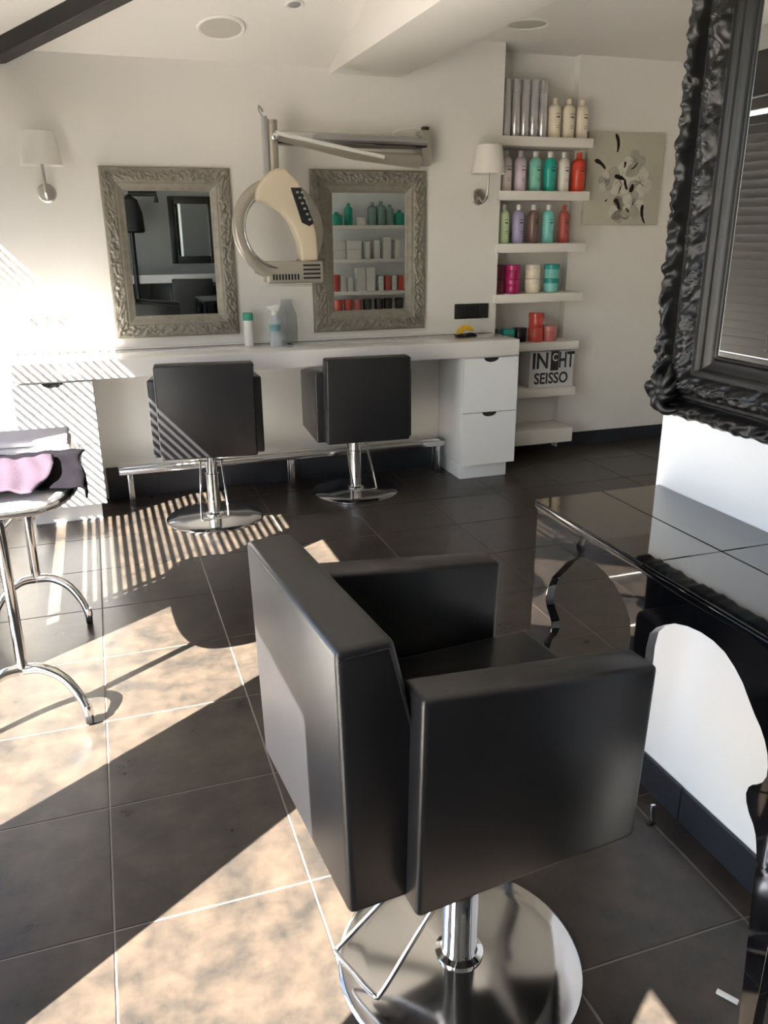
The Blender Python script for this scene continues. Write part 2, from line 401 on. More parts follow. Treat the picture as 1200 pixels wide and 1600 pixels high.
# footrest rail
fr = tag(empty('footrest_rail', (1.0, 4.74, 0)), 'long chrome footrest rail on short posts behind the rear chairs', 'footrest')
box('rail', (-0.99, -0.045, 0.185), (1.03, -0.02, 0.215), CHROMEB, fr, 0.005)
box('rail', (-0.99, 0.02, 0.185), (1.03, 0.045, 0.215), CHROMEB, fr, 0.005)
box('rail_deck', (-0.99, -0.02, 0.198), (1.03, 0.10, 0.206), SHELFM, fr, 0.001)
for x in (-0.93, 0.02, 0.985):
    box('post', (x-0.016, -0.045, 0.0), (x+0.016, -0.017, 0.186), CHROMEB, fr, 0.003)
    box('post', (x-0.016, 0.018, 0.0), (x+0.016, 0.045, 0.186), CHROMEB, fr, 0.003)

# ------------------------------------------------------------------ carved mirrors
def carved_mirror(name, wdt, hgt, fw, depth, style, mframe, mglass, label, res, place):
    """local: x across the wall, z up, -y out of the wall"""
    r = tag(empty(name, (0, 0, 0)), label, 'mirror')
    fwx, fwz = fw
    def hf(u, s):
        # u 0 outer..1 inner, s metres along the side; height out of the wall
        N = lambda a, b, c=0.0: noise.noise(Vector((a, b, c)))
        if style == 'black':
            if u < 0.20:
                t = u/0.20; base = 0.56+0.20*math.sin(PI*t)
                wv_ = N(s*16, t*1.5, k*7.3)
                base += math.sin(PI*t)*(0.16*abs(math.sin(s*PI/0.045+2.5*t+2.5*wv_))+0.30*N(s*34, t*2.2+wv_, k*3.1)+0.12*N(s*80, t*5, 1.7))
            elif u < 0.27: base = 0.42-0.12*math.sin(PI*(u-0.20)/0.07)
            elif u < 0.31: base = 0.46+0.10*math.sin(PI*(u-0.27)/0.04)
            elif u < 0.66:
                t = (u-0.31)/0.35; base = 0.46+0.34*math.sin(PI*t)
                ph = s/0.115+0.85*t-0.35*t*t+0.12*N(s*9, 0.0, k*5.0)
                f_ = ph-math.floor(ph); q_ = math.floor(ph)
                lobe = math.sin(PI*f_)**0.6*(1-0.55*f_)
                vein = math.sin(2*PI*(6*f_*(0.6+0.5*t)+1.3*t+0.13*q_))
                base += math.sin(PI*t)**0.7*(0.36*lobe+0.09*vein*lobe-0.16+0.14*N(s*60, t*6, k*2.0))
            elif u < 0.74:
                t = (u-0.66)/0.08; base = 0.48+0.14*abs(math.sin(2*PI*t))
            elif u < 0.92:
                t = (u-0.74)/0.18; base = 0.36-0.16*math.sin(PI*t*0.6)
            else:
                t = (u-0.92)/0.08; base = 0.22+0.16*math.sin(PI*t)
        else:
            if u < 0.06: base = 0.55+0.25*u/0.06
            elif u < 0.58:
                t = (u-0.06)/0.52; base = 0.80+0.06*math.sin(PI*t)
                w1 = N(s*22, t*2.4, k*4.0); w2 = N(s*22+9, t*2.4, k*4.0+3)
                base += math.sin(PI*t)**0.5*(0.20*math.sin(s*95+5*w1+4*t)*math.sin(t*9+5*w2)+0.22*N(s*75, t*6, w1))
            elif u < 0.66: base = 0.66
            elif u < 0.9: t = (u-0.66)/0.24; base = 0.70-0.30*t
            else: base = 0.45-0.15*(u-0.9)/0.1
        return base*depth
    corners = [(-wdt/2, 0), (wdt/2, 0), (wdt/2, hgt), (-wdt/2, hgt)]
    ic = [(-wdt/2+fwx, fwz), (wdt/2-fwx, fwz), (wdt/2-fwx, hgt-fwz), (-wdt/2+fwx, hgt-fwz)]
    for k in range(4):
        o0, o1 = corners[k], corners[(k+1) % 4]; i0, i1 = ic[k], ic[(k+1) % 4]
        ln = math.hypot(o1[0]-o0[0], o1[1]-o0[1]); ns = max(8, int(ln/res)); nu = 44 if style == 'black' else 26
        ox, oz = (o1[1]-o0[1])/ln, -(o1[0]-o0[0])/ln
        vs = []; fs = []
        for a in range(ns+1):
            f = a/ns; s = f*ln
            for c in range(nu+1):
                u = c/nu
                P0 = (o0[0]+(o1[0]-o0[0])*f, o0[1]+(o1[1]-o0[1])*f); P1 = (i0[0]+(i1[0]-i0[0])*f, i0[1]+(i1[1]-i0[1])*f)
                x = P0[0]+(P1[0]-P0[0])*u; z = P0[1]+(P1[1]-P0[1])*u
                if style == 'black' and c < 4 and 0 < a < ns:
                    sc = (0.004+0.006*noise.noise(Vector((s*40, k*3.3, 0.5))))*(1-c/4)
                    x += ox*sc; z += oz*sc
                # distance along the true side so the pattern does not fan at the mitres
                vs.append((x, -hf(u, s), z))
            # outer skirt back to the wall
        base_n = len(vs)
        for a in range(ns+1):
            v = vs[a*(nu+1)]; vs.append((v[0], 0, v[2]))
        for a in range(ns):
            for c in range(nu):
                i = a*(nu+1)+c; fs.append((i, i+nu+1, i+nu+2, i+1))
            fs.append((a*(nu+1), base_n+a, base_n+a+1, (a+1)*(nu+1)))
        me = bpy.data.meshes.new('frame_side'); me.from_pydata(vs, [], fs); me.update()
        link('frame_side', me, mframe, r, smooth=True)
    if style == 'black':
        # leafy corner bosses
        for (cx, cz) in [(-wdt/2+0.06, 0.055), (wdt/2-0.06, 0.055), (wdt/2-0.06, hgt-0.055), (-wdt/2+0.06, hgt-0.055)]:
            bb = bmesh.new()
            for q in range(9):
                th = 2*PI*q/9; rr = 0.040+0.012*math.sin(3*th)
                p = [(cx, -depth*0.72, cz), (cx+rr*0.5*math.cos(th), -depth*1.06, cz+rr*0.5*math.sin(th)), (cx+rr*math.cos(th+0.3), -depth*0.98, cz+rr*math.sin(th+0.3)), (cx+rr*1.25*math.cos(th+0.75), -depth*0.72, cz+rr*1.25*math.sin(th+0.75))]
                sp = smoothpath(p, 4); add(bb, bm_tube(sp, [0.006+0.007*math.sin(PI*min(1, (i+1)/len(sp))) for i in range(len(sp))], 8))
            sph = bmesh.new(); bmesh.ops.create_uvsphere(sph, u_segments=12, v_segments=8, radius=0.017); bmesh.ops.translate(sph, vec=(cx, -depth*1.0, cz), verts=sph.verts); add(bb, sph)
            from_bm('corner_leaf', bb, mframe, r, smooth=True)
    box('back_board', (-wdt/2+0.01, -0.012, 0.01), (wdt/2-0.01, -0.001, hgt-0.01), BLACKP, r)
    box('mirror_glass', (-wdt/2+fwx-0.006, -depth*0.22-0.004, fwz-0.006), (wdt/2-fwx+0.006, -depth*0.22, hgt-fwz+0.006), mglass, r)
    r.location = place[0]; r.rotation_euler = (0, 0, place[1])
    return r
carved_mirror('wall_mirror', 0.69, 0.90, (0.118, 0.122), 0.040, 'silver', SILVER, MIRR, 'silver carved frame mirror at the left, blind stripes on its lower corner', 0.006, ((0.430, YB, 0.937), 0))
carved_mirror('wall_mirror', 0.717, 0.918, (0.132, 0.126), 0.040, 'silver', SILVER, MIRR, 'silver carved frame mirror behind the hood dryer, reflecting product shelves', 0.006, ((1.590, YB, 0.923), 0))
carved_mirror('wall_mirror', 1.05, 1.42, (0.19, 0.155), 0.062, 'black', BLKFRAME, MIRRD, 'huge black ornate carved mirror on the right wall above the console', 0.005, ((1.33, 1.155, 1.078), -PI/2))

# ------------------------------------------------------------------ black console on the right
cs = tag(empty('console_table', (0.97, 1.2325, 0)), 'black high-gloss console with tiled top and curved baroque legs below the black mirror', 'table')
box('top_slab', (-0.004, -0.4325, 0.855), (0.358, 0.4325, 0.869), BLKGLOSS, cs, 0.002)
for sx, x0, x1 in ((0, -0.004, 0.185), (1, 0.188, 0.358)):
    for y0, y1 in ((-0.4325, -0.0015), (0.0015, 0.4325)):
        box('top_tile', (x0, y0, 0.8692), (x1, y1, 0.876), BLKGLOSS, cs, 0.0012, 1)
half = [(.0, .60), (.018, .605), (.026, .63), (.026, .70), (.032, .735), (.05, .757), (.075, .775), (.10, .790), (.135, .801), (.17, .806), (.205, .805), (.235, .798), (.262, .783), (.285, .765), (.303, .744), (.32, .725), (.337, .709), (.35, .692), (.36, .672), (.365, .650), (.366, .632), (.360, .615), (.350, .604), (.340, .596), (.333, .586), (.330, .572), (.334, .556), (.343, .54), (.356, .526), (.365, .510), (.372, .485), (.376, .46), (.380, .39), (.392, .24), (.400, .12), (.406, 0)]
right = [(y, z) for y, z in half]
outl = []
outl += [(-0.4325, 0.0), (-0.4325, 0.855), (0.4325, 0.855), (0.4325, 0.0)]
outl += [(y, z) for y, z in reversed(half)]
outl += [(-y, z) for y, z in half[1:]]
prism('front_panel', outl, 'x', 0.004, 0.028, BLKGLOSS, cs, bevel=0.0012, seg=1)
box('rear_rail', (0.330, -0.41, 0.79), (0.352, 0.41, 0.855), BLKGLOSS, cs, 0.002)
ds = tag(empty('door_stop', (1.245, 1.441, 0)), 'small upright chrome peg on the floor by the right wall skirting', 'door stop')
box('peg', (-0.007, -0.004, 0.006), (0.007, 0.004, 0.062), CHROME, ds, 0.0015)
box('foot', (-0.010, -0.007, 0.0), (0.010, 0.007, 0.006), BLACKP, ds, 0.0015)
cl = tag(box('hair_clip', (-0.022, -0.006, 0.0), (0.022, 0.006, 0.006), WHITEP, None, 0.002), 'small white hair clip lying on the dark floor near the console leg', 'clip')
cl.location = (1.071, 0.951, 0.0005); cl.rotation_euler = (0, 0, math.radians(-58))

# ------------------------------------------------------------------ oval wheeled table in the sun
st = tag(empty('wheeled_table', (-0.315, 2.83, 0)), 'oval white wheeled table with chrome tube legs, in full sun at the left edge', 'table')
def oval(hx, hy, n=40, p=2.6):
    o = []
    for k in range(n):
        t = 2*PI*k/n; c, s = math.cos(t), math.sin(t)
        o.append((hx*math.copysign(abs(c)**(2/p), c), hy*math.copysign(abs(s)**(2/p), s)))
    return o
prism('table_top', oval(0.19, 0.47, p=3.2), 'z', 0.752, 0.778, mat('white_laminate', (.80, .79, .80), .3), st, bevel=0.006)
tube('edge_band', [(x, y, 0.757) for x, y in oval(0.194, 0.474, 56, 3.2)], 0.011, CHROMEB, st, n=10, closed=True)
for yy in (-0.33, 0.42):
    up = tube('upright', [(-0.035, yy, 0.19), (-0.035, yy, 0.755)], 0.017, CHROME, st, n=16)
    for s in (-1, 1):
        lp = smoothpath([(-0.035, yy, 0.20), (-0.035+s*0.055, yy-0.01, 0.198), (-0.035+s*0.115, yy-0.03, 0.165), (-0.035+s*0.158, yy-0.055, 0.105), (-0.035+s*0.175, yy-0.068, 0.055)], 6)
        lg = tube('leg', lp, [0.018-0.005*i/len(lp) for i in range(len(lp))], CHROME, st, n=14)
        ex, ey = -0.035+s*0.178, yy-0.068
        lathe('caster_fork', [(0, 0.072), (0.012, 0.072), (0.016, 0.05), (0.016, 0.04), (0, 0.04)], CHROME, lg, (ex, ey, 0), n=14)
        lathe('caster_wheel', [(0, -0.012), (0.022, -0.012), (0.026, -0.008), (0.026, 0.008), (0.022, 0.012), (0, 0.012)], BLACKP, lg, (ex, ey+0.008, 0.026), n=22, rot=Matrix.Rotation(PI/2, 4, 'Y'))
    for s in (-1, 1):
        tube('top_brace', [(-0.035, yy, 0.66), (-0.035+s*0.10, yy+0.02, 0.752)], 0.006, CHROME, st, n=8)
def cloth(name, pts_w, pts_l, z0, amp, m, label, seedv, loc, rz, drop=None):
    rnd = random.Random(seedv); nx, ny = 26, 26; vs = []; fs = []
    ph = [rnd.uniform(0, 6) for _ in range(6)]
    for i in range(nx+1):
        for j in range(ny+1):
            u, v = i/nx-0.5, j/ny-0.5
            x = u*pts_w*(1+0.10*math.sin(5*v+ph[0])); y = v*pts_l*(1+0.08*math.sin(6*u+ph[1]))
            z = z0+amp*(0.5+0.5*math.sin(9*u+4*v+ph[2]))+amp*0.6*(0.5+0.5*math.sin(17*v-6*u+ph[3]))+amp*0.3*math.sin(31*u+ph[4]+9*v)
            z += amp*1.4*math.exp(-((u-.2)**2+(v-.2)**2)*18)
            if drop: z, x = drop(x, y, z)
            vs.append((x, y, z))
    for i in range(nx):
        for j in range(ny):
            a = i*(ny+1)+j; fs.append((a, a+1, a+ny+2, a+ny+1))
    me = bpy.data.meshes.new(name); me.from_pydata(vs, [], fs); me.update()
    b = bmesh.new(); b.from_mesh(me); bpy.data.meshes.remove(me)
    g = bmesh.ops.solidify(b, geom=list(b.faces), thickness=0.006)
    bmesh.ops.recalc_face_normals(b, faces=b.faces)
    o = from_bm(name, b, m, None, smooth=True); o.location = loc; o.rotation_euler = (0, 0, rz)
    return tag(o, label, name.split('_')[-1])
def hang(x, y, z):
    lim = 0.176
    if x > lim: return z-(x-lim)*1.6, lim+(x-lim)*0.22
    return z, x
cloth('dark_cape', 0.36, 0.46, 0.0085, 0.006, DKCL, 'dark plum hairdressing cape spread between the towels on the oval wheeled table', 5, (-0.275, 2.68, 0.778), 0.0, hang)
cloth('folded_towel', 0.29, 0.40, 0.030, 0.008, LAV, 'crumpled lavender towel on the oval wheeled table', 3, (-0.345, 2.575, 0.778), -0.10)
ft = tag(empty('folded_towel', (-0.30, 3.06, 0.7785)), 'folded white towel at the far end of the oval wheeled table', 'towel')
WTOW = mat('white_towel', (0.42, 0.41, 0.43), 0.95, bump=0.6, bscale=160)
for k, (a_, b_) in enumerate(((0.155, 0.105), (0.150, 0.098))):
    box('towel_layer', (-a_, -b_, 0.024*k), (a_, b_, 0.024*k+0.0235), WTOW, ft, 0.010, 3)
# ------------------------------------------------------------------ wall lamps
def sconce(x, label):
    r = tag(empty('wall_lamp', (x, YB, 1.70)), label, 'lamp', 'wall lamps with white shades')
    lathe('wall_plate', [(0, -0.002), (0.048, -0.002), (0.048, 0.008), (0.040, 0.016), (0, 0.018)], NICKEL, r, n=28, rot=Matrix.Rotation(PI/2, 4, 'X'))
    tube('arm', smoothpath([(0, -0.015, 0.0), (0, -0.07, -0.03), (0, -0.12, 0.0), (0, -0.13, 0.06), (0, -0.13, 0.19)], 6), 0.008, NICKEL, r, n=10)
    sh = lathe('lamp_shade', [(0.100, 0.125), (0.0985, 0.125), (0.0735, 0.283), (0.076, 0.285), (0.1015, 0.125), (0.100, 0.125)], SHADE, r, (0, -0.13, 0), n=40)
    tube('shade_ring', [(0.075*math.cos(t*PI/14), -0.13+0.075*math.sin(t*PI/14), 0.283) for t in range(28)], 0.002, NICKEL, sh, n=6, closed=True)
    lathe('bulb', [(0, 0.24), (0.018, 0.235), (0.026, 0.21), (0.02, 0.185), (0.012, 0.175), (0.012, 0.15), (0, 0.15)], WHITEP, r, (0, -0.13, 0), n=16)
    return r
sconce(-0.184, 'wall lamp with white tapered shade left of the left silver mirror')
sconce(2.305, 'wall lamp with white tapered shade beside the product shelves')

# ------------------------------------------------------------------ sockets
def socket(x0, x1, z0, z1, body, hole, label):
    r = tag(empty('socket_strip', ((x0+x1)/2, YB, (z0+z1)/2)), label, 'socket')
    wv, hv = (x1-x0)/2, (z1-z0)/2
    box('plate', (-wv, -0.010, -hv), (wv, 0, hv), body, r, 0.004)
    for k in (-1, 0, 1):
        cx = k*wv*0.62
        box('insert', (cx-hv*0.62, -0.0125, -hv*0.62), (cx+hv*0.62, -0.009, hv*0.62), body, r, 0.002)
        lathe('outlet', [(0, 0.0), (hv*0.5, 0.0), (hv*0.5, 0.0015), (hv*0.38, 0.0015), (hv*0.36, -0.001), (0, -0.001)], hole, r, (cx, -0.0128, 0), n=20, rot=Matrix.Rotation(PI/2, 4, 'X'))
    return r
socket(-0.378, -0.149, 0.998, 1.090, WHITEP, GREYP, 'white triple power socket on the sunlit wall left of the mirror')
socket(2.160, 2.399, 0.966, 1.060, BLACKP, DKGAP, 'black triple power socket above the right end of the counter')

# ------------------------------------------------------------------ hood dryer on its wall arm
hd = tag(empty('hood_dryer', (1.0, YB, 1.80)), 'grey and beige hood dryer on a folding wall arm between the silver mirrors', 'hair dryer')
OX, OZ = 1.0, 1.80
def L(x, y, z): return (x-OX, y-YB, z-OZ)
box('wall_bracket', L(1.885, 4.77, 1.865), L(1.945, 4.88, 2.055), HOODG, hd, 0.008)
lathe('bracket_cap', [(0, -0.01), (0.024, -0.01), (0.024, 0.012), (0.018, 0.016), (0, 0.016)], BLACKP, hd, L(1.915, 4.80, 2.058), n=20)
lathe('clamp_knob', [(0, 0), (0.030, 0), (0.032, 0.01), (0.026, 0.022), (0, 0.024)], BLACKP, hd, L(1.815, 4.755, 1.882), n=24, rot=Matrix.Rotation(PI/2, 4, 'X'))
tube('arm', [L(1.91, 4.80, 1.985), L(0.985, 4.66, 1.975)], 0.038, CHROMEB, hd, n=18, squash=1.0)
tube('lower_arm', [L(1.86, 4.76, 1.885), L(1.45, 4.70, 1.905), L(0.985, 4.62, 1.985)], [0.040, 0.026, 0.024], HOODG, hd, n=16)
tube('spring_cover', [L(0.985, 4.595, 1.995), L(1.62, 4.68, 1.897)], 0.011, WHITEP, hd, n=10)
tube('pivot_post', [L(0.975, 4.63, 1.80), L(0.975, 4.63, 2.06)], 0.030, HOODG, hd, n=20)
box('post_shield', L(0.925, 4.60, 1.79), L(0.95, 4.67, 2.075), GREYP, hd, 0.008)
lathe('pivot_bolt', [(0, 0), (0.020, 0), (0.020, 0.01), (0.012, 0.014), (0, 0.014)], CHROME, hd, L(0.985, 4.595, 1.975), n=16, rot=Matrix.Rotation(PI/2, 4, 'X'))
tube('cable', smoothpath([L(0.94, 4.66, 2.07), L(0.93, 4.72, 2.11), L(0.95, 4.82, 2.15), L(0.98, 4.878, 2.13)], 5), 0.004, GREYP, hd, n=8)
tube('cable', smoothpath([L(1.90, 4.80, 2.055), L(1.82, 4.80, 2.065), L(1.72, 4.80, 2.04), L(1.76, 4.80, 2.01), L(1.86, 4.80, 2.015)], 5), 0.004, WHITEP, hd, n=8)
YH = 4.56
ring = []
for k in range(56):
    t = 2*PI*k/56
    ring.append(L(0.972+0.222*math.cos(t), YH+0.03*math.sin(t)+0.05*math.cos(t), 1.515+0.222*math.sin(t)))
tube('halo_ring', ring, 0.030, HOODG, hd, n=18, closed=True, squash=1.3)
ring2 = []
for k in range(56):
    t = 2*PI*k/56
    ring2.append(L(0.972+0.198*math.cos(t), YH-0.028+0.03*math.sin(t)+0.05*math.cos(t), 1.515+0.198*math.sin(t)))
tube('ring_trim', ring2, 0.006, CHROMEB, hd, n=8, closed=True)
bodyp = [(0.955, 1.815), (1.005, 1.818), (1.075, 1.752), (1.130, 1.63), (1.165, 1.50), (1.172, 1.355), (1.075, 1.350), (1.068, 1.45), (1.030, 1.545), (0.985, 1.600), (0.90, 1.650), (0.845, 1.655), (0.852, 1.715), (0.90, 1.775)]
prism('body', [(x-OX, z-OZ) for x, z in bodyp], 'y', YH-0.075-YB, YH+0.03-YB, BEIGEP, hd, bevel=0.014, seg=3)
pn = prism('control_panel', [(x-OX, z-OZ) for x, z in [(1.030, 1.722), (1.085, 1.722), (1.150, 1.545), (1.125, 1.530), (1.085, 1.548)]], 'y', YH-0.081-YB, YH-0.070-YB, BLACKP, hd, bevel=0.002, seg=1)
for k in range(6):
    for q in range(2):
        fx, fz = 1.058+0.013*k*0.95+q*0.026, 1.705-0.027*k
        box('button', L(fx, YH-0.0835, fz-0.012), L(fx+0.015, YH-0.080, fz), GREYP, pn, 0.001, 1)
bx = box('vent_box', L(0.885, YH-0.07, 1.235), L(1.200, YH+0.05, 1.352), HOODG, hd, 0.012, 3)
for k in range(9):
    box('vent_slot', L(0.915+k*0.017, YH-0.073, 1.255), L(0.924+k*0.017, YH-0.068, 1.285), DKGAP, bx)
for k in range(4):
    box('vent_slot', L(1.085, YH-0.073, 1.258+k*0.022), L(1.180, YH-0.068, 1.268+k*0.022), DKGAP, bx)
box('visor', L(0.885, YH-0.13, 1.222), L(1.200, YH-0.02, 1.230), CLEAR, hd, 0.002)
tube('elbow', [L(0.885, YH, 1.285), L(0.845, YH, 1.30), L(0.832, YH, 1.355)], 0.018, HOODG, hd, n=12)

# ------------------------------------------------------------------ alcove shelves and products
SZ = [2.050, 1.738, 1.424, 1.110, 0.790, 0.475, 0.185]
names = ['topmost', 'second', 'third', 'fourth', 'fifth', 'sixth', 'lowest']
for k, z in enumerate(SZ):
    what = ['holding silver cans and cream bottles', 'holding six bottles, the last one red', 'holding five bottles, the first one pale green', 'holding stacked jars', 'holding coral jars, beside the counter end', 'holding the lettered box', 'empty, just above the skirting']
    s = box('wall_shelf', (-0.325, -0.255, -0.055), (0.325, 0.0, 0.0), SHELFM, None, 0.003)
    if k == 6:
        bpy.data.objects.remove(s); s = box('wall_shelf', (-0.325, -0.255, -0.10), (0.325, 0.0, 0.0), SHELFM, None, 0.003)
    s.location = (2.7605, 5.114, z)
    tag(s, 'white shelf in the alcove, %s of seven, %s' % (names[k], what[k]), 'shelf', 'white alcove shelves')
def pmat(key, c, rough=0.35): return mat('product_'+key, c, rough)
CAPW = mat('cap_white', (.80, .78, .74), .35); INK = mat('label_ink', (.03, .03, .035), .6)
def bottle(x, y, z, h, rad, m, label, group, cap=None, sq=0.85):
    r = tag(empty('bottle', (x, y, z)), label, 'bottle', group)
    hb = h*0.86
    p = [(0, 0), (rad*0.92, 0), (rad, rad*0.12), (rad, hb*0.83), (rad*0.93, hb*0.90), (rad*0.62, hb*0.97), (rad*0.36, hb), (0, hb)]
    b = lathe('bottle_body', p, m, r, n=26)
    lathe('cap', [(0, hb), (rad*0.40, hb), (rad*0.40, h*0.985), (rad*0.34, h), (0, h)], cap or CAPW, r, n=18)
    # printed lines on the side that faces the room
    for (zz, hh, t0, t1) in ((hb*0.60, hb*0.035, -1.75, -1.05), (hb*0.70, hb*0.016, -1.85, -0.95), (hb*0.36, hb*0.012, -1.70, -1.10), (hb*0.30, hb*0.012, -1.70, -1.2)):
        vs = []; fs = []; n = 6
        for i in range(n+1):
            t = t0+(t1-t0)*i/n
            vs += [(rad*1.006*math.cos(t), rad*1.006*math.sin(t), zz), (rad*1.006*math.cos(t), rad*1.006*math.sin(t), zz+hh)]
        for i in range(n): fs.append((2*i, 2*i+2, 2*i+3, 2*i+1))
        me = bpy.data.meshes.new('label_print'); me.from_pydata(vs, [], fs); link('label_print', me, INK, r)
    return r
YS = 4.955
CAN = mat('can_silver', (0.58, 0.57, 0.58), 0.22, metal=0.55); CAND = mat('can_band', (0.20, 0.19, 0.21), 0.4)
for k, x in enumerate([2.512, 2.577, 2.640, 2.702, 2.765]):
    o_ = ['first', 'second', 'third', 'fourth', 'fifth'][k]
    r = tag(empty('spray_can', (x, YS, SZ[0])), 'tall silver hairspray can, %s from the left on the top shelf' % o_, 'spray can', 'silver cans on the top shelf')
    lathe('can_body', [(0, 0), (0.027, 0), (0.0285, 0.004), (0.0285, 0.24), (0.024, 0.252), (0, 0.252)], CAN, r, n=24)
    lathe('can_cap', [(0.0, 0.252), (0.026, 0.252), (0.026, 0.318), (0.023, 0.325), (0, 0.325)], CAN, r, n=24)
    for zz, hh in ((0.085, 0.004), (0.175, 0.004), (0.10, 0.06)):
        lathe('label_band', [(0.0289, zz), (0.0289, zz+hh)], CAND, r, n=24) if hh < 0.01 else None
CREAM = pmat('cream', (.78, .70, .54))
for k, x in enumerate([2.850, 2.950, 3.048]):
    bottle(x, YS, SZ[0], 0.232, 0.041, CREAM, 'cream bottle on the top alcove shelf, %s of the three' % ['leftmost', 'middle', 'rightmost'][k], 'cream bottles on the top shelf', cap=CREAM)
row2 = [(2.525, 'pale', (.66, .58, .56), 'pale grey-pink bottle, first on the second alcove shelf beside the wall lamp', .038), (2.627, 'lilacw', (.70, .58, .66), 'whitish lilac bottle, second on the second alcove shelf', .038), (2.732, 'mint', (.22, .55, .44), 'mint green bottle on the second alcove shelf, left of the deep teal one', .040), (2.838, 'teal', (.015, .38, .31), 'deep teal bottle on the second alcove shelf', .041), (2.940, 'white', (.80, .77, .70), 'white bottle between the teal and red ones on the second alcove shelf', .037), (3.048, 'red', (.62, .065, .035), 'bright red bottle at the right end of the second alcove shelf', .046)]
for x, k, c, lb, rd in row2: bottle(x, YS, SZ[1], 0.236, rd, pmat(k, c, .3), lb, 'bottles on the second shelf', cap=pmat(k, c) if k == 'red' else None)
row3 = [(2.523, 'lgreen', (.52, .66, .40), 'pale green bottle at the left end of the third alcove shelf', .038), (2.629, 'lavender', (.38, .34, .52), 'lavender bottle on the third alcove shelf', .038), (2.738, 'brown', (.19, .12, .10), 'brown bottle in the middle of the third alcove shelf', .039), (2.847, 'aqua', (.20, .60, .54), 'aqua bottle on the third alcove shelf', .039), (2.965, 'rose', (.42, .09, .075), 'slim rose red bottle at the right end of the third alcove shelf', .036)]
for x, k, c, lb, rd in row3: bottle(x, YS, SZ[2], 0.236, rd, pmat(k, c, .3), lb, 'bottles on the third shelf', cap=pmat(k, c) if k == 'rose' else None)
def jar(x, y, z, h, rad, m, ml, label, group):
    r = tag(empty('jar', (x, y, z)), label, 'jar', group)
    lathe('jar_body', [(0, 0), (rad*0.93, 0), (rad, h*0.06), (rad, h*0.62), (rad*0.96, h*0.66), (0, h*0.66)], m, r, n=26)
    lathe('lid', [(0, h*0.66), (rad*1.04, h*0.66), (rad*1.04, h*0.96), (rad*0.98, h), (0, h)], ml, r, n=26)
    return r
jr = [(2.508, 'burgundy', (.12, .012, .03), (.10, .01, .02), 'burgundy'), (2.606, 'magenta', (.42, .015, .12), (.45, .02, .14), 'magenta'), (2.757, 'cream', (.74, .68, .56), (.70, .64, .54), 'cream'), (2.898, 'aquaj', (.22, .58, .54), (.015, .30, .27), 'aqua with dark teal lid')]
for x, k, c, c2, nm in jr:
    for q in range(2):
        jar(x, YS+(0.02 if k == 'burgundy' else 0), SZ[3]+q*0.0905, 0.090, 0.050 if k != 'burgundy' else 0.046, pmat(k, c, .28), pmat(k+'_lid', c2, .3), '%s jar, %s of its stack, on the fourth alcove shelf' % (nm, ['lower', 'upper'][q]), 'stacked jars on the fourth shelf')
CORAL = pmat('coral', (.60, .085, .06), .28)
for q in range(2): jar(2.790, YS-0.02, SZ[4]+q*0.0955, 0.095, 0.050, CORAL, CORAL, 'coral red jar, %s of the stack on the fifth alcove shelf' % ['lower', 'upper'][q], 'coral jars')
jar(2.893, YS-0.02, SZ[4], 0.102, 0.050, pmat('pinkj', (.60, .16, .15), .28), pmat('pinkl', (.66, .25, .22), .3), 'single pink jar at the right of the fifth alcove shelf', None)
jar(2.592, YS, SZ[4], 0.088, 0.044, pmat('tealj', (.01, .16, .13), .3), pmat('teall', (.02, .36, .28), .3), 'low teal jar on the fifth alcove shelf behind the counter corner', None)
jar(2.690, YS+0.02, SZ[4], 0.092, 0.046, pmat('blkj', (.02, .012, .02), .3), pmat('blkl', (.015, .012, .014), .3), 'black jar between the teal and coral jars on the fifth alcove shelf', None)
jar(2.508, YS+0.02, SZ[4], 0.090, 0.036, pmat('navyj', (.008, .03, .05), .3), pmat('navyl', (.01, .05, .06), .3), 'dark navy jar at the wall end of the fifth alcove shelf', None)
# lettered box
lb = tag(empty('lettered_box', (2.918, 4.99, SZ[5])), 'white box with big black lettering on the sixth alcove shelf', 'box')
box('carton', (-0.17, -0.075, 0.0), (0.172, 0.075, 0.245), mat('carton_white', (.70, .70, .70), .5), lb, 0.002)
box('print', (-0.010, -0.0765, 0.112), (0.052, -0.0748, 0.245), INK, lb)
def letters(s, size, x, z, m, sx=1.0, nm='lettering'):
    me = text_mesh(s, size); me.transform(Matrix.Rotation(PI/2, 4, 'X') @ Matrix.Diagonal((sx, 1, 1, 1)))
    o = link(nm, me, m, lb); o.location = (x, -0.0765, z); return o
letters('IN', 0.150, -0.090, 0.177, INK, 0.85); letters('C', 0.075, 0.022, 0.200, WHITEP, 0.8)
letters('HT', 0.150, 0.112, 0.177, INK, 0.62); letters('SEISSO', 0.105, 0.0, 0.057, INK, 0.86)
# canvas picture
cv = tag(empty('canvas_picture', (3.443, 5.05, 1.535)), 'square pale canvas print of dark blossom twigs on the alcove wall', 'picture')
CANV = mat('canvas_cloth', (.52, .50, .40), .85, var=.06, vscale=6, bump=.2, bscale=500)
box('canvas', (-0.293, -0.030, 0.0), (0.300, 0.0, 0.575), CANV, cv, 0.003)
PET = mat('print_petal', (.62, .60, .52), .85, var=.12, vscale=18); PET2 = mat('print_petal_shadow', (.27, .25, .21), .85, var=.25, vscale=25); TW = mat('print_twig', (.018, .013, .012), .85); PETM = mat('print_petal_mid', (.42, .40, .33), .85, var=.15, vscale=20)
lay = [0]
def flat(name, pts, m):
    lay[0] += 1; y = -0.0304-0.00003*lay[0]
    me = bpy.data.meshes.new(name); me.from_pydata([(x, y, z) for x, z in pts], [], [tuple(range(len(pts)))]); me.update()
    return link(name, me, m, cv)
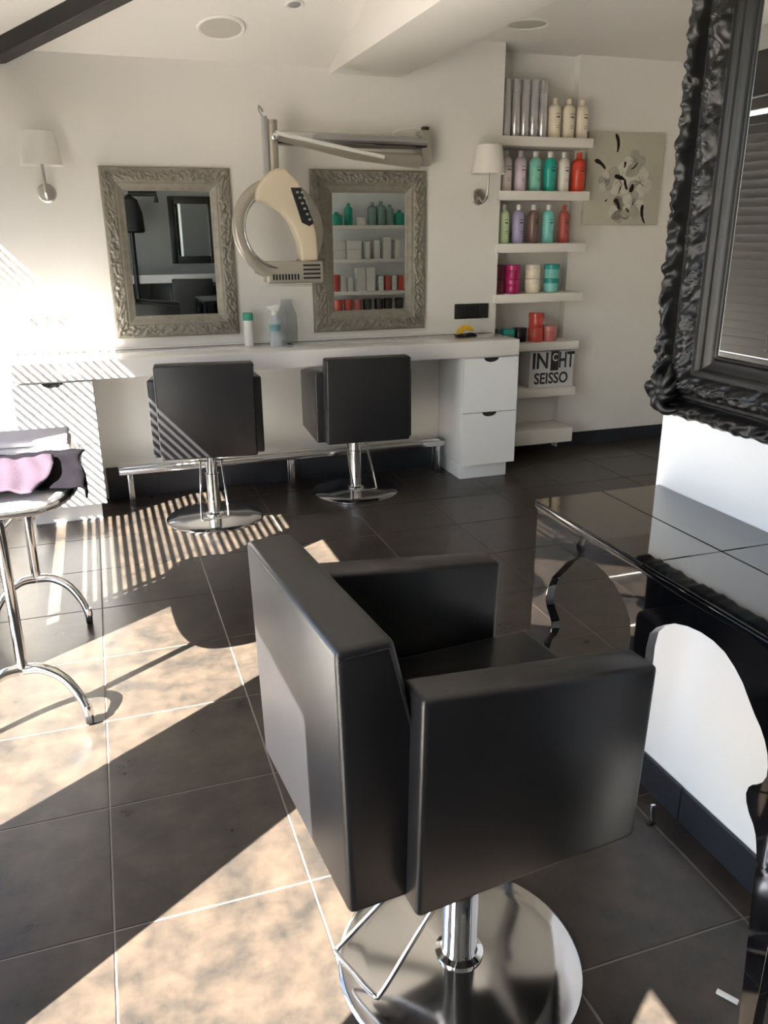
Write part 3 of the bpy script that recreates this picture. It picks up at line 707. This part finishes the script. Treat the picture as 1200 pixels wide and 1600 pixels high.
def petal(cx, cz, ln, wd, ang, m):
    pts = []
    for k in range(16):
        t = 2*PI*k/16; a = ln/2*math.cos(t)*(1+.05*math.sin(3*t)); b_ = wd/2*math.sin(t)*(1+.25*math.cos(t))
        pts.append((cx+a*math.cos(ang)-b_*math.sin(ang), cz+a*math.sin(ang)+b_*math.cos(ang)))
    flat('petal', pts, m)
def stroke(p0, p1, w0, w1, m):
    if w0 > .003: w0 *= 1.15; w1 *= 1.25
    d = Vector((p1[0]-p0[0], p1[1]-p0[1])); ln = d.length; d.normalize(); n = (-d.y, d.x)
    L_, R_ = [], []; bend = rs.uniform(-.12, .12)*ln
    for k in range(7):
        t = k/6; c = bend*math.sin(PI*t); ww = (w0+(w1-w0)*t)*(rs.uniform(.75, 1.2) if w0 > .003 else 1)*(0.55 if k in (0, 6) else 1)
        x, z = p0[0]+d.x*ln*t+n[0]*c, p0[1]+d.y*ln*t+n[1]*c
        L_.append((x+n[0]*ww, z+n[1]*ww)); R_.append((x-n[0]*ww, z-n[1]*ww))
    flat('twig', L_+R_[::-1], m)
rs = random.Random(21)
rp = random.Random(4)
def flower(cx, cz, s, mm, a0):
    for k in range(5):
        a = a0+2*PI*k/5+rp.uniform(-.2, .2); petal(cx+s*.55*math.cos(a), cz+s*.55*math.sin(a), s*1.05, s*.85, a, mm[k % len(mm)])
    for k in range(7):
        a = rp.uniform(0, 2*PI); stroke((cx, cz), (cx+s*.5*math.cos(a), cz+s*.5*math.sin(a)), .0015, .001, TW)
flower(0.075, 0.385, .085, [PETM, PETM, PET], .5); flower(-0.03, 0.29, .10, [PET, PET, PETM], .2); flower(0.13, 0.27, .09, [PET, PET, PETM], 1.0)
flower(-0.01, 0.10, .085, [PETM, PET2, PET], .7); flower(0.085, 0.13, .085, [PET, PETM, PET], 0.1); flower(-0.14, 0.27, .06, [PETM, PET], .3)
petal(0.062, 0.345, .12, .085, .6, PETM); petal(-0.035, 0.06, .09, .06, .4, PET2); petal(0.03, 0.075, .08, .055, .1, PETM); petal(-0.125, 0.268, .05, .03, 1.2, PET2)
for p0, p1, a_, b_ in [((-.088, .565), (-.068, .455), .011, .007), ((-.235, .405), (-.150, .352), .011, .008), ((.095, .395), (.045, .352), .006, .002), ((-.075, .31), (.005, .29), .014, .008), ((.005, .29), (.03, .225), .008, .010), ((.075, .26), (.055, .21), .010, .012), ((-.06, .165), (-.02, .10), .016, .008), ((.165, .13), (.195, .01), .012, .006), ((-.035, .20), (-.02, .25), .004, .003), ((.035, .11), (.06, .085), .004, .006), ((-.12, .165), (-.135, .15), .003, .006), ((.0, .40), (-.005, .36), .008, .004)]:
    stroke(p0, p1, a_, b_, TW)

# ------------------------------------------------------------------ things on the counter
CT = 0.8755
wbo = tag(empty('lotion_bottle', (0.815, 4.775, CT)), 'white bottle with teal cap on the counter beside the left silver mirror', 'bottle')
lathe('bottle_body', [(0, 0), (0.026, 0), (0.028, 0.004), (0.028, 0.145), (0, 0.145)], WHITEP, wbo, n=24)
lathe('cap', [(0, 0.145), (0.0295, 0.145), (0.0295, 0.183), (0.026, 0.187), (0, 0.187)], pmat('tealcap', (.05, .36, .24), .4), wbo, n=24)
sp = tag(empty('spray_bottle', (0.956, 4.70, CT)), 'clear spray bottle with pale blue label on the counter below the hood dryer', 'bottle')
lathe('bottle_body', [(0, 0), (0.031, 0), (0.033, 0.005), (0.033, 0.13), (0.026, 0.16), (0.013, 0.175), (0, 0.175)], glass_mat('milky_plastic', (.9, .93, .95), rough=.1, body=.55, bodycol=(.72, .76, .80)), sp, n=24)
lathe('label_band', [(0.0336, 0.085), (0.0336, 0.125)], pmat('bluelabel', (.20, .38, .42), .5), sp, n=24)
lathe('collar', [(0, 0.175), (0.015, 0.175), (0.015, 0.195), (0, 0.195)], WHITEP, sp, n=16)
prism('trigger_head', [(-0.042, 0.225), (0.022, 0.238), (0.026, 0.20), (-0.008, 0.193), (-0.02, 0.207), (-0.042, 0.207)], 'y', -0.011, 0.011, WHITEP, sp, bevel=0.003)
vs_ = tag(empty('glass_carafe', (1.045, 4.78, CT)), 'clear plastic carafe standing behind the spray bottle on the counter', 'carafe')
lathe('carafe_body', [(0, 0.002), (0.055, 0.002), (0.060, 0.01), (0.062, 0.10), (0.058, 0.17), (0.035, 0.225), (0.031, 0.25), (0.029, 0.25), (0.033, 0.224), (0.056, 0.168), (0.060, 0.10), (0.058, 0.012), (0, 0.006)], CLEAR, vs_, n=32)
lathe('lid', [(0, 0.25), (0.034, 0.25), (0.034, 0.258), (0, 0.262)], CLEAR, vs_, n=24)
dd = tag(empty('clip_dish', (1.03, 4.66, CT)), 'small dark hair clip dish in front of the carafe on the counter', 'dish')
lathe('dish_body', [(0, 0), (0.022, 0), (0.028, 0.012), (0.026, 0.012), (0.020, 0.003), (0, 0.003)], GREYP, dd, n=20)
lathe('dish_content', [(0, 0.003), (0.022, 0.005), (0.012, 0.016), (0, 0.018)], BLACKP, dd, n=16)
yc = tag(empty('duckbill_clip', (2.155, 4.70, CT)), 'yellow and black hair clip on the counter below the black socket', 'clip')
prism('clip_arch', [(-0.055, 0.012), (-0.045, 0.045), (-0.015, 0.070), (0.025, 0.072), (0.052, 0.052), (0.058, 0.030), (0.035, 0.038), (0.005, 0.045), (-0.022, 0.032), (-0.035, 0.012)], 'y', -0.02, 0.02, mat('yellow_plastic', (.72, .42, .02), .35), yc, bevel=0.004)
prism('clip_jaw', [(-0.062, 0.0), (-0.06, 0.018), (-0.03, 0.022), (-0.005, 0.006), (0.01, 0.0)], 'y', -0.022, 0.022, BLACKP, yc, bevel=0.003)
prism('clip_jaw', [(0.002, 0.0), (0.01, 0.02), (0.04, 0.026), (0.072, 0.014), (0.074, 0.0)], 'y', -0.028, 0.010, BLACKP, yc, bevel=0.003)

# ------------------------------------------------------------------ ceiling fittings
def on_slope(o, x, y, lift=0.0):
    o.location = (x, y, zc(y)-lift); o.rotation_euler = (-math.atan(CS), 0, 0)
sp1 = tag(empty('ceiling_speaker', (0, 0, 0)), 'round white ceiling speaker on the sloping ceiling above the left mirror', 'speaker')
lathe('rim', [(0.098, 0.0), (0.120, 0.0), (0.120, -0.006), (0.112, -0.012), (0.100, -0.008), (0.098, 0.0)], CEIL, sp1, n=40)
lathe('grille', [(0, -0.006), (0.099, -0.006), (0.099, -0.001), (0, -0.001)], mat('speaker_grille', (.58, .55, .48), .7, bump=.6, bscale=900), sp1, n=40)
on_slope(sp1, 0.725, 4.525)
sp2 = copy_tree(sp1); sp2['label'] = 'round white ceiling speaker on the flat ceiling near the product alcove'
sp2.location = (2.345, 4.42, 2.552); sp2.rotation_euler = (0, 0, 0)
for o_ in (sp1, sp2): o_['group'] = 'ceiling speakers'
dl = tag(empty('spot_light', (0, 0, 0)), 'small recessed spotlight on the sloping ceiling near the top edge', 'spotlight')
lathe('rim', [(0.030, 0.0), (0.046, 0.0), (0.046, -0.004), (0.040, -0.008), (0.030, -0.004), (0.030, 0.0)], WHITEP, dl, n=28)
lathe('lamp_face', [(0, -0.004), (0.022, -0.006), (0.030, -0.001), (0, -0.001)], GREYP, dl, n=24)
on_slope(dl, 1.035, 4.27)

# ------------------------------------------------------------------ seen in the right silver mirror: shelves on the other side of the partition
for k, z in enumerate([1.56, 1.25, 0.945, 0.755]):
    s = box('wall_shelf', (-0.62, 0.0, -0.035), (0.42, 0.20, 0.0), SHELFM, None, 0.003); s.location = (2.60, 1.681, z)
    tag(s, 'white product shelf reflected in the right silver mirror, %s of four' % ['top', 'second', 'third', 'bottom'][k], 'shelf', 'reflected shelves')
rr_ = random.Random(11)
def simple_box(x, z, w_, h_, d_, m, lbl, grp):
    o = box('product_box', (-w_/2, -d_/2, 0), (w_/2, d_/2, h_), m, None, 0.002, 1); o.location = (x, 1.79, z); tag(o, lbl, 'box', grp); return o
ordn = ['first', 'second', 'third', 'fourth', 'fifth', 'sixth', 'seventh', 'eighth', 'ninth', 'tenth']
TEALB = pmat('teal2', (.01, .30, .22), .3); SAGE = pmat('sage', (.22, .34, .30), .4)
for k, (x, m, h_, rd) in enumerate([(2.26, TEALB, .12, .055), (2.38, TEALB, .20, .04), (2.62, SAGE, .21, .045), (2.71, SAGE, .22, .045), (2.80, SAGE, .19, .04), (2.90, TEALB, .14, .05)]):
    bottle(x, 1.80, 1.56, h_, rd, m, '%s green bottle from the left on the top reflected shelf' % ordn[k], 'reflected green bottles', cap=m)
simple_box(2.50, 1.56, .09, .07, .08, CAPW, 'small white box among the reflected green bottles', 'reflected boxes')
for k, (x, w_, h_, z_) in enumerate([(2.26, .15, .08, 0), (2.26, .15, .08, .081), (2.42, .15, .09, 0), (2.42, .15, .08, .091), (2.56, .05, .16, 0), (2.66, .05, .17, 0), (2.76, .08, .20, 0), (2.87, .05, .17, 0)]):
    simple_box(x, 1.25+z_, w_, h_, .10, CAPW, '%s white product carton on the second reflected shelf' % ordn[k], 'reflected boxes')
for k, (x, w_, h_, m) in enumerate([(2.24, .05, .16, CORAL), (2.31, .06, .15, CAPW), (2.38, .05, .13, CAPW), (2.49, .09, .22, CAPW), (2.59, .09, .22, CAPW), (2.70, .05, .14, CAPW), (2.77, .05, .14, CORAL), (2.84, .05, .14, CAPW), (2.91, .05, .14, CORAL)]):
    simple_box(x, 0.945, w_, h_, .09, m, '%s carton on the third reflected shelf' % ordn[k], 'reflected boxes')
for k, (x, m) in enumerate([(2.26, CORAL), (2.36, CORAL), (2.46, pmat('pinkj', (.6, .16, .15))), (2.56, BLACKP), (2.68, BLACKP), (2.78, BLACKP), (2.90, BLACKP)]):
    jar(x, 1.80, 0.755, 0.11, 0.042, m, m, '%s small jar on the bottom reflected shelf' % ordn[k], 'reflected jars')

# ------------------------------------------------------------------ seen in the left silver mirror: the station on the opposite wall
oc = tag(empty('wall_counter', (1.2, -1.60, 0.90)), 'white counter on the opposite wall, seen in the left silver mirror', 'counter')
box('worktop', (-1.3, 0.0, 0.0), (1.2, 0.42, 0.10), TOPW, oc, 0.004)
box('side_cabinet', (-1.0, 0.0, -0.90), (-0.55, 0.40, 0.0), BLACKP, oc, 0.004)
om = tag(empty('wall_mirror', (1.28, -1.60, 1.12)), 'dark framed mirror on the opposite wall, seen in the left silver mirror', 'mirror')
for lo, hi in (((-.29, 0, 0), (-.21, .05, .82)), ((.21, 0, 0), (.29, .05, .82)), ((-.21, 0, 0), (.21, .05, .09)), ((-.21, 0, .73), (.21, .05, .82))):
    box('frame_side', lo, hi, BEAMD, om, 0.006)
box('mirror_glass', (-.212, .005, .085), (.212, .02, .735), MIRRD, om)
salon_chair((1.15, -0.85, 0), -1.45, 0.02, 'black salon chair before the opposite counter, seen in the left silver mirror')
bn = tag(empty('storage_bench', (0.55, -0.60, 0)), 'low dark storage bench seen in the left silver mirror', 'bench')
box('bench_body', (-.38, -.2, .05), (.22, .2, .52), mat('slate_laminate', (.03, .035, .045), .4), bn, .006)
box('bench_top', (-.40, -.22, .52), (.24, .22, .55), mat('slate_laminate', (.03, .035, .045), .4), bn, .006)
fl = tag(empty('standing_dryer', (0.50, -1.15, 0)), 'dark standing hood dryer seen at the edge of the left silver mirror', 'hair dryer')
lathe('base', [(0, 0), (.22, 0), (.22, .02), (.04, .05), (0, .05)], BLACKP, fl, n=28)
tube('pole', [(0, 0, .05), (0, 0, 1.80)], .03, BLACKP, fl)
tube('arm', [(0, 0, 1.95), (.32, 0, 1.95), (.32, 0, 1.85)], .03, BLACKP, fl)
lathe('hood', [(.14, 1.50), (.16, 1.52), (.15, 1.72), (.10, 1.88), (0, 1.95), (0, 1.93), (.09, 1.86), (.135, 1.71), (.14, 1.50)], BLACKP, fl, n=28)
